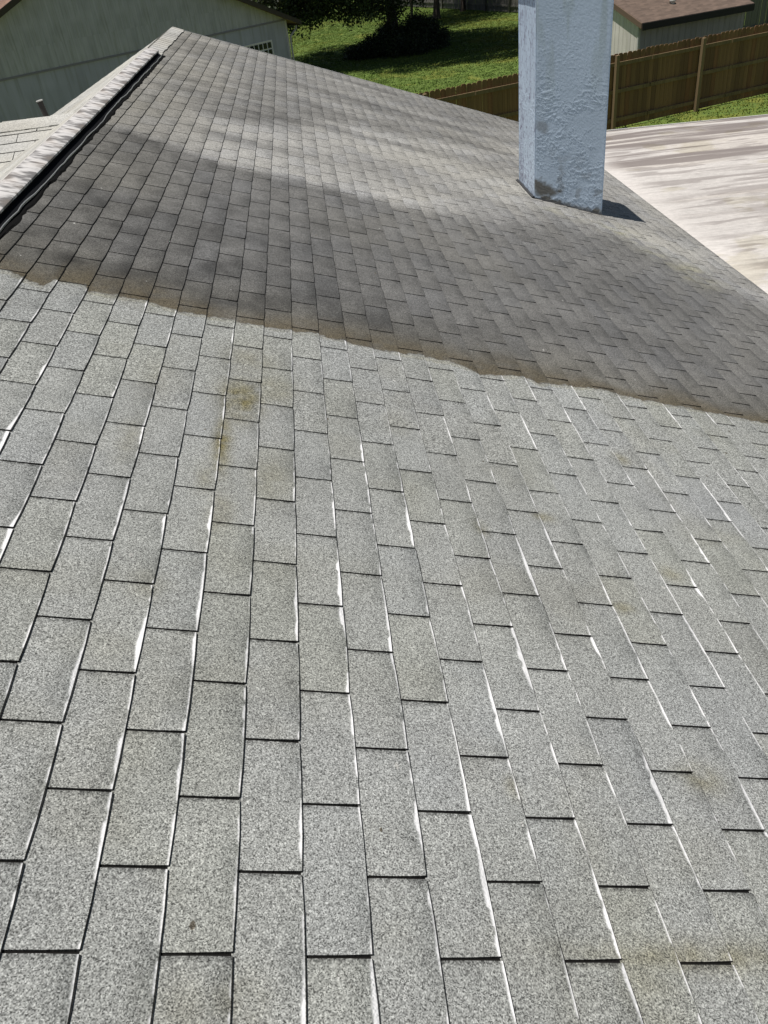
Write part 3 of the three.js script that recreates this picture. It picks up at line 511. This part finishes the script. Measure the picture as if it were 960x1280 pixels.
weatheredFence('short run of grey weathered pickets beyond the shed wall', [15.9, -33.0], [24.5, -36.0], 2.3, [0.2, 0.19, 0.175]);

// ------------------------------------------------------------------ neighbour's house
const sidingTex = dataTex(512, 1024, (x, y, o) => { const n = fbm(x / 14, y / 300, 3), d = sstep(0.55, 0.75, fbm(x / 8 + 50, y / 260, 3)), c = fbm(x / 70, y / 90, 2), k = 0.9 + 0.25 * (n - 0.5) + 0.2 * (c - 0.5) - 0.12 * d; o[0] = 0.8 * k; o[1] = 0.8 * k; o[2] = 0.8 * k * (1 - 0.06 * d); });
const roofBrown = dataTex(256, 256, (x, y, o) => { const row = (y / 10) | 0, k = 0.75 + 0.45 * hash(((x + (row & 1) * 11) / 22) | 0, row, 8) + 0.25 * (hash(x, y, 2) - 0.5); o[0] = 0.21 * k; o[1] = 0.125 * k; o[2] = 0.09 * k; });
{
  const ang = Math.atan2(0.637, 0.771);               // the gable wall runs along (0.771, -0.637)
  const t = thing('neighbour_house', 'grey-green gabled house with glass block window and brown roof', 'house', [0.02, GROUND, -35.1]);
  t.rotation.y = ang; t.updateMatrixWorld(true);     // local x along the wall (to the right), z towards us
  const W = 14.8, EH = 2.5, PK = EH + 7.4 * 0.42, D = 9;
  const upper = std([0.62, 0.575, 0.67], 0.9, { map: tiled(sidingTex, 1.6, 3.2) }), lower = std([0.56, 0.525, 0.68], 0.95, { map: tiled(sidingTex, 4, 5) });
  // upper gable: grooved siding boards, too narrow to pick apart
  const boards = []; for (let x = -W; x < -0.02; x += 0.2) { const xa = x + 0.002, xb = Math.min(-0.0, x + 0.198), hh = (q) => Math.min(PK, EH + 0.42 * Math.min(-q, q + W)) - 0.005; boards.push(worldUV(prism([[xa, EH + 0.05], [xb, EH + 0.05], [xb, hh(xb) + 0.06], [xa, hh(xa) + 0.06]], 0, 0.02))); }
  const bd = sub(t, 'gable_siding', mergeGeometries(boards), upper); bd.userData.kind = 'stuff';
  sub(t, 'gable_backing', prism([[-W, EH], [0, EH], [-W / 2, PK]], -0.2, 0.003), std([0.5, 0.46, 0.54], 0.95));
  sub(t, 'lower_wall', worldUV(prism([[-W, 0], [-2.35, 0], [-2.35, EH], [-W, EH]], -0.2, 0.0)), lower);
  sub(t, 'lower_wall', worldUV(prism([[-0.80, 0], [0, 0], [0, EH], [-0.80, EH]], -0.2, 0.0)), lower);
  sub(t, 'lower_wall', worldUV(prism([[-2.35, 1.98], [-0.80, 1.98], [-0.80, EH], [-2.35, EH]], -0.2, 0.0)), lower);
  sub(t, 'lower_wall', worldUV(prism([[-2.35, 0], [-0.80, 0], [-0.80, 0.95], [-2.35, 0.95]], -0.2, 0.0)), lower);
  sub(t, 'side_wall', worldUV(box(-0.2, 0, 0, EH, -D, -0.2)), lower); sub(t, 'side_wall', worldUV(box(-W, -W + 0.2, 0, EH, -D, -0.2)), lower); sub(t, 'rear_wall', worldUV(box(-W + 0.2, -0.2, 0, EH, -D, -D + 0.2)), lower);
  sub(t, 'belt_trim', box(-W, 0, EH - 0.01, EH + 0.045, 0.0, 0.035), std([0.25, 0.22, 0.27], 0.9));
  sub(t, 'corner_trim', box(-0.07, 0.018, 0, EH - 0.012, 0.001, 0.02), std([0.55, 0.5, 0.56], 0.9));
  const win = sub(t, 'glass_block_window', mergeGeometries([box(-2.35, -0.80, 1.94, 1.98, -0.1, 0.012), box(-2.35, -0.80, 0.95, 0.99, -0.1, 0.012), box(-0.84, -0.80, 0.992, 1.938, -0.1, 0.012), box(-2.35, -2.31, 0.992, 1.938, -0.1, 0.012), box(-2.308, -0.842, 0.992, 1.938, -0.12, -0.004)]), std([0.72, 0.66, 0.74], 0.9));
  const block = new THREE.BoxGeometry(0.160, 0.187, 0.06, 2, 2, 1), glass = std([0.012, 0.016, 0.017], 0.12);
  for (let i = 0; i < 7; i++) for (let j = 0; j < 4; j++) { const m = sub(win, 'glass_block', block, glass); m.position.set(-2.203 + i * 0.2095, 1.109 + j * 0.2365, -0.022); }
  const rb = std([0.055, 0.04, 0.034], 0.85), roofM = std([1, 1, 1], 0.95, { map: tiled(roofBrown, 2.6) });
  const half = (s) => { // roof half: s = 1 right, -1 left
    const o = 0.45, xe = s > 0 ? o : -W - o, ye = EH + 0.02 - o * 0.42; const poly = [[-W / 2, PK + 0.03], [xe, ye], [xe, ye + 0.09], [-W / 2, PK + 0.13]]; if (s < 0) poly.reverse();
    const g = prism(poly, -D - 0.3, 0.33); const n = g.attributes.normal, p = g.attributes.position, uv = []; for (let i = 0; i < p.count; i++) uv.push(p.getZ(i), Math.abs(p.getX(i) + W / 2) * 1.08); g.setAttribute('uv', new THREE.Float32BufferAttribute(uv, 2)); return g;
  };
  for (const s of [1, -1]) {
    sub(t, 'roof_slope', half(s), roofM);
    const o = 0.47, xe = s > 0 ? o : -W - o, ye = EH - 0.03 - o * 0.42; const poly = [[-W / 2, PK - 0.06], [xe, ye], [xe, ye + 0.155], [-W / 2, PK + 0.125]]; if (s < 0) poly.reverse();
    sub(t, 'rake_board', prism(poly, 0.332, 0.37), rb);
    sub(t, 'eave_fascia', s > 0 ? box(0.452, 0.485, ye, ye + 0.13, -D - 0.3, 0.33) : box(-W - 0.485, -W - 0.452, ye, ye + 0.13, -D - 0.3, 0.33), rb);
  }
  // bent bracket and downspout at the eave corner
  const spout = new THREE.CatmullRomCurve3([[0.40, EH - 0.22, 0.1], [0.38, EH - 0.33, 0.1], [0.10, EH - 0.52, 0.08], [0.06, EH - 0.7, 0.07], [0.06, 0.1, 0.07]].map((p) => new THREE.Vector3(...p)), false, 'catmullrom', 0.15);
  sub(t, 'downspout', new THREE.TubeGeometry(spout, 40, 0.035, 8), std([0.42, 0.38, 0.43], 0.6));
}
{ // shed
  const yaw = Math.atan2(0.92, 3.5);
  const t = thing('garden_shed', 'pale siding shed with brown shingle roof behind the wooden fence', 'shed', [10.32, GROUND, -25.64]);
  t.rotation.y = yaw; t.updateMatrixWorld(true);
  const L = 3.75, D = 4.2, H = 2.02, ps = 0.30, M = std([0.50, 0.44, 0.50], 0.9, { map: tiled(sidingTex, 2.4, 4) });
  const front = []; for (let x = 0.02; x < L - 0.03; x += 0.2) front.push(worldUV(box(x + 0.004, Math.min(x + 0.196, L - 0.02), 0, H, -0.02, 0)));
  const f = sub(t, 'front_siding', mergeGeometries(front), M); f.userData.kind = 'stuff';
  sub(t, 'wall_frame', worldUV(box(0.02, L - 0.02, 0, H, -D, -0.022)), std([0.2, 0.21, 0.2], 0.95));
  const side = []; for (let z = -D; z < -0.02; z += 0.2) { const zb = Math.min(z + 0.196, -0.0), hy = (q) => H + ps * Math.min(-q, q + D) + 0.02, g = prism([[z + 0.004, 0], [zb, 0], [zb, hy(zb)], [z + 0.004, hy(z)]], 0, 0.02); g.rotateY(-Math.PI / 2); g.translate(0.018, 0, 0); side.push(worldUV(g)); }
  const sd = sub(t, 'side_siding', mergeGeometries(side), std([1.0, 0.95, 0.88], 0.9, { map: tiled(sidingTex, 2.4, 4) })); sd.userData.kind = 'stuff';  // same siding as the front, sunlight on this side put into a paler tint
  const roofM = std([0.60, 0.72, 0.76], 0.95, { map: tiled(roofBrown, 2.0) });
  const o = 0.22, prof = (s) => { const a = [[0 + (s > 0 ? o : -D - o), H + 0.03 - o * ps], [-D / 2, H + 0.03 + ps * D / 2], [-D / 2, H + 0.10 + ps * D / 2], [(s > 0 ? o : -D - o), H + 0.10 - o * ps]]; if (s > 0) a.reverse(); const g = prism(a, -L - 0.1, 0.06); g.rotateY(-Math.PI / 2); const p = g.attributes.position, uv = []; for (let i = 0; i < p.count; i++) uv.push(p.getX(i), p.getZ(i) * 1.05); g.setAttribute('uv', new THREE.Float32BufferAttribute(uv, 2)); return g; };
  for (const s of [1, -1]) sub(t, 'roof_slope', prof(s), roofM);
  sub(t, 'eave_fascia', box(-0.06, L + 0.1, H - 0.09 - o * ps, H + 0.085 - o * ps, o + 0.002, o + 0.03), std([0.02, 0.018, 0.016], 0.8));
  const rk = prism([[o, H - 0.05 - o * ps], [-D / 2, H - 0.05 + ps * D / 2], [-D / 2, H + 0.095 + ps * D / 2], [o, H + 0.095 - o * ps]]
    .reverse(), 0.061, 0.085); rk.rotateY(-Math.PI / 2); sub(t, 'rake_board', rk, std([0.16, 0.11, 0.075], 0.85));
  const vent = new THREE.LatheGeometry([[0.0, 0.16], [0.06, 0.155], [0.09, 0.11], [0.10, 0.06], [0.06, 0.05], [0.06, -0.1]].map(([r, y]) => new THREE.Vector2(r, y)), 14); vent.translate(1.55, H + 0.02 + ps * 0.85, -0.62); sub(t, 'roof_vent', vent, std([0.6, 0.6, 0.55], 0.6));
  sub(t, 'corner_trim', box(-0.012, 0.055, 0, H - 0.002, -0.05, 0.008), std([0.5, 0.5, 0.47], 0.9));
}

// ------------------------------------------------------------------ trees
const barkTex = dataTex(256, 512, (x, y, o) => { const n = fbm(x / 9, y / 40, 3), k = 0.5 + 0.9 * n; o[0] = 0.085 * k; o[1] = 0.066 * k; o[2] = 0.05 * k; });
const bark = std([1, 1, 1], 0.95, { map: tiled(barkTex, 1, 1), bumpMap: tiled(barkTex, 1, 1), bumpScale: 0.05 });
const leafMat = new THREE.MeshPhysicalMaterial({ roughness: 0.6, side: THREE.DoubleSide, transmission: 0.25, thickness: 0 });
function limb(path, r0, r1, seg = 14) {
  const c = new THREE.CatmullRomCurve3(path.map((p) => new THREE.Vector3(...p))), g = new THREE.TubeGeometry(c, seg, 1, 9), p = g.attributes.position, q = new THREE.Vector3();
  for (let i = 0; i < p.count; i++) { const k = Math.floor(i / 10) / seg, o = c.getPointAt(Math.min(1, k)), flare = 1 + 0.7 * Math.exp(-k * seg * 0.6) * (r0 > 0.12 ? 1 : 0); q.fromBufferAttribute(p, i).sub(o).multiplyScalar((r0 + (r1 - r0) * k) * flare).add(o); p.setXYZ(i, q.x, q.y, q.z); }
  g.computeVertexNormals(); const uv = g.attributes.uv; for (let i = 0; i < uv.count; i++) uv.setXY(i, uv.getY(i) * r0 * 6, uv.getX(i) * c.getLength()); return g;
}
const cluster = (size, n, seed) => { const r = rng(seed), a = [], ix = []; for (let i = 0; i < n; i++) { const c = [r() - 0.5, r() - 0.5, r() - 0.5].map((x) => x * size * 4.2), l = new THREE.Vector3(r() - 0.5, r() - 0.65, r() - 0.5).normalize().multiplyScalar(size), w = new THREE.Vector3(r() - 0.5, r() - 0.5, r() - 0.5).cross(l).normalize().multiplyScalar(size * 0.32), q = a.length / 3, m = [c[0] + l.x * 0.5, c[1] + l.y * 0.5 - size * 0.03, c[2] + l.z * 0.5]; a.push(c[0], c[1], c[2], m[0] + w.x, m[1] + w.y + size * 0.1, m[2] + w.z, c[0] + l.x, c[1] + l.y, c[2] + l.z, m[0] - w.x, m[1] - w.y + size * 0.1, m[2] - w.z); ix.push(q, q + 1, q + 2, q, q + 2, q + 3); } return geo(a, ix); };
const leafSets = [cluster(0.12, 10, 3), cluster(0.09, 10, 8)];
function crown(parent, lobes, count, seed, set, tone) {       // lobes: [x, y, z, rx, ry, rz] local; leaves on and under each lobe's skin
  const r = rng(seed), im = new THREE.InstancedMesh(leafSets[set], leafMat, count); im.name = 'crown'; im.userData.kind = 'stuff';
  const m = new THREE.Matrix4(), q = new THREE.Quaternion(), e = new THREE.Euler(), col = new THREE.Color(), vol = lobes.map((l) => (l[3] * l[4] * l[5]) ** 0.7), tot = vol.reduce((a, b) => a + b, 0);
  for (let i = 0; i < count; i++) {
    let t = r() * tot, k = 0; while (t > vol[k] && k < lobes.length - 1) t -= vol[k++];
    const [x, y, z, rx, ry, rz] = lobes[k]; let d = [r() - 0.5, r() - 0.5, r() - 0.5]; const n = Math.hypot(...d) || 1, rad = Math.pow(r(), 0.38) * (0.9 + 0.2 * r()); d = d.map((v) => v / n * rad);
    e.set(r() * 6.28, r() * 6.28, r() * 6.28); q.setFromEuler(e); const s = 0.7 + 0.6 * r(); m.compose(new THREE.Vector3(x + d[0] * rx, y + d[1] * ry, z + d[2] * rz), q, new THREE.Vector3(s, s, s)); im.setMatrixAt(i, m);
    const b = 0.6 + 0.8 * r(); im.setColorAt(i, col.setRGB(tone[0] * b, tone[1] * b, tone[2] * b));
  }
  parent.add(im); return im;
}
function tree(name, label, pos, trunkPath, r0, branches, lobes, count, seed, set, tone, group) {
  const t = thing(name, label, 'tree', pos, group); sub(t, 'trunk', limb(trunkPath, r0, r0 * 0.5), bark);
  branches.forEach((b) => sub(t, 'limb', limb(b, r0 * 0.42, r0 * 0.12, 10), bark)); crown(t, lobes, count, seed, set, tone); return t;
}
function lobesAround(cx, cy, cz, R, H, n, seed, size = 1) { const r = rng(seed), a = []; for (let i = 0; i < n; i++) { const t = i * 2.39996, rr = Math.sqrt((i + 0.5) / n) * R, y = cy + (r() - 0.5) * H + (1 - rr / R) * H * 0.35, s = (0.9 + 0.6 * r()) * size; a.push([cx + Math.cos(t) * rr, y, cz + Math.sin(t) * rr, 1.5 * s, 1.05 * s, 1.5 * s]); } return a; }
{
  // the big tree over the lawn
  const lob = lobesAround(-0.6, 6.2, 2.6, 5.2, 2.6, 26, 4, 1.15);
  const low = [[-5.2, 2.7, 4.4, 1.2, 0.9, 1.2], [-4.0, 2.6, 4.0, 1.2, 0.9, 1.2], [-2.8, 2.6, 3.8, 1.2, 0.9, 1.2], [-1.9, 2.35, 4.2, 1.0, 0.8, 1.0], [-1.2, 2.5, 3.2, 1.1, 0.9, 1.1], [-0.4, 2.2, 2.4, 1.0, 0.9, 1.0], [0.8, 2.5, 2.0, 1.1, 0.9, 1.0], [1.8, 2.9, 1.4, 1.1, 0.8, 1.0], [-3.4, 4.0, 3.4, 1.8, 1, 1.6], [-1.4, 3.9, 2.6, 1.8, 1, 1.6], [0.6, 4.0, 1.8, 1.8, 1, 1.6], [-5.6, 2.6, 5.4, 1.2, 1.0, 1.1], [-4.4, 2.35, 5.0, 1.1, 0.95, 1.0], [-3.3, 2.7, 4.6, 1.0, 0.9, 1.0], [-5.0, 3.6, 5.6, 1.5, 1.0, 1.2], [-3.6, 3.6, 5.2, 1.5, 1.0, 1.2], [-2.2, 3.4, 4.2, 1.3, 0.9, 1.1], [-1.1, 2.9, 3.4, 0.9, 0.9, 0.9], [0.3, 3.2, 2.6, 1.3, 1.1, 1.1], [1.6, 3.6, 1.6, 1.2, 0.8, 1.0], [-0.2, 3.9, 3.2, 1.6, 0.9, 1.3], [-2.8, 4.6, 4.2, 1.8, 1.0, 1.6], [-4.6, 4.8, 5.0, 1.8, 1.0, 1.6], [2.2, 4.4, 1.0, 1.8, 1.0, 1.6]];
  tree('lawn_tree', 'large dark leafy tree with low drooping branches over the lawn', [5.0, GROUND, -44.8], [[0, -0.1, 0], [0.05, 1.2, 0.02], [-0.05, 2.8, 0.1], [0.0, 4.4, 0.3], [-0.2, 6.4, 0.8]], 0.27,
    [[[0, 3.0, 0.1], [-1.6, 3.9, 1.8], [-3.2, 4.1, 3.6], [-4.8, 3.6, 5.2]], [[0, 3.3, 0.1], [1.4, 4.4, 0.6], [3.2, 5.4, 1.2]], [[0, 4.0, 0.2], [-0.6, 5.0, 2.4], [-1.0, 5.6, 4.6]], [[0, 3.6, 0.2], [-2.0, 5.0, 0.4], [-4.0, 5.8, 1.2]]], [...lob, ...low], 26000, 12, 0, [0.035, 0.062, 0.016]);
  const bush = thing('shrub', 'dark rounded shrub growing round the foot of the lawn tree', 'shrub', [5.1, GROUND, -42.6]);
  sub(bush, 'stem', limb([[0, -0.05, 0], [0.1, 0.5, 0], [0.05, 1.1, 0.1]], 0.06, 0.02, 8), bark);
  crown(bush, [[-0.1, 0.5, 0, 1.2, 0.6, 1.1], [-1.0, 0.42, 0.3, 0.8, 0.45, 0.9], [1.0, 0.55, 0.1, 0.85, 0.6, 0.9], [0.2, 0.35, 1.2, 1.3, 0.4, 0.9], [0.9, 0.95, -0.4, 0.6, 0.45, 0.6], [-1.6, 0.28, 0.6, 0.6, 0.3, 0.7], [1.8, 0.4, 0.4, 0.6, 0.4, 0.6], [-0.6, 0.85, -0.2, 0.4, 0.35, 0.4], [1.6, 0.8, -0.1, 0.35, 0.4, 0.35], [-2.2, 0.2, 0.3, 0.5, 0.25, 0.5]], 3400, 33, 1, [0.028, 0.048, 0.014]);
  const grp = 'trees along the far fence', spots = [[8.6, -54.0, 0.17, 'slim tree with flared foot standing before the grey far fence'], [6.9, -52.2, 0.09, 'thin-stemmed young tree between the big tree and the grey fence'], [10.6, -56.3, 0.13, 'tree growing close against the grey far fence']];
  spots.forEach(([x, z, r0, label], i) => tree('far_tree', label, [x, GROUND, z], [[0, -0.1, 0], [0.08, 1.2, 0], [0.0, 2.6, 0.1], [0.15, 5.0, 0.1]], r0, [[[0, 3.2, 0], [1.2, 4.4, 0.4], [2.0, 5.2, 0.8]], [[0, 3.4, 0], [-1.1, 4.6, 0.3], [-1.8, 5.4, 0.5]]], lobesAround(0.2, 5.8, 0.2, 2.6 - i * 0.3, 1.8, 9, 40 + i, 1.0), 2200, 50 + i, 0, [0.038, 0.066, 0.017], grp));
  // the tree whose crown stands over the right of the lawn, its trunk hidden by the chimney
  tree('spreading_tree', 'spreading tree hidden behind the chimney, shading the lawn by the fence', [12.4, GROUND, -41.5], [[0, -0.1, 0], [0.1, 1.5, 0], [-0.2, 3.2, 0], [-0.6, 5.5, 0]], 0.24, [[[-0.1, 3.0, 0], [-1.8, 4.4, 0.4], [-3.6, 5.2, 0.6]], [[-0.1, 3.4, 0], [1.2, 4.8, -0.8], [2.4, 5.6, -1.2]]], lobesAround(-2.6, 6.2, 0.4, 4.6, 2.0, 20, 71, 1.15), 6500, 72, 0, [0.036, 0.064, 0.016]);
}

scene.traverse((o) => { if (o.isMesh) { o.castShadow = true; o.receiveShadow = true; } });
sun.castShadow = true;
scene.updateMatrixWorld(true);
renderer.render(scene, camera);
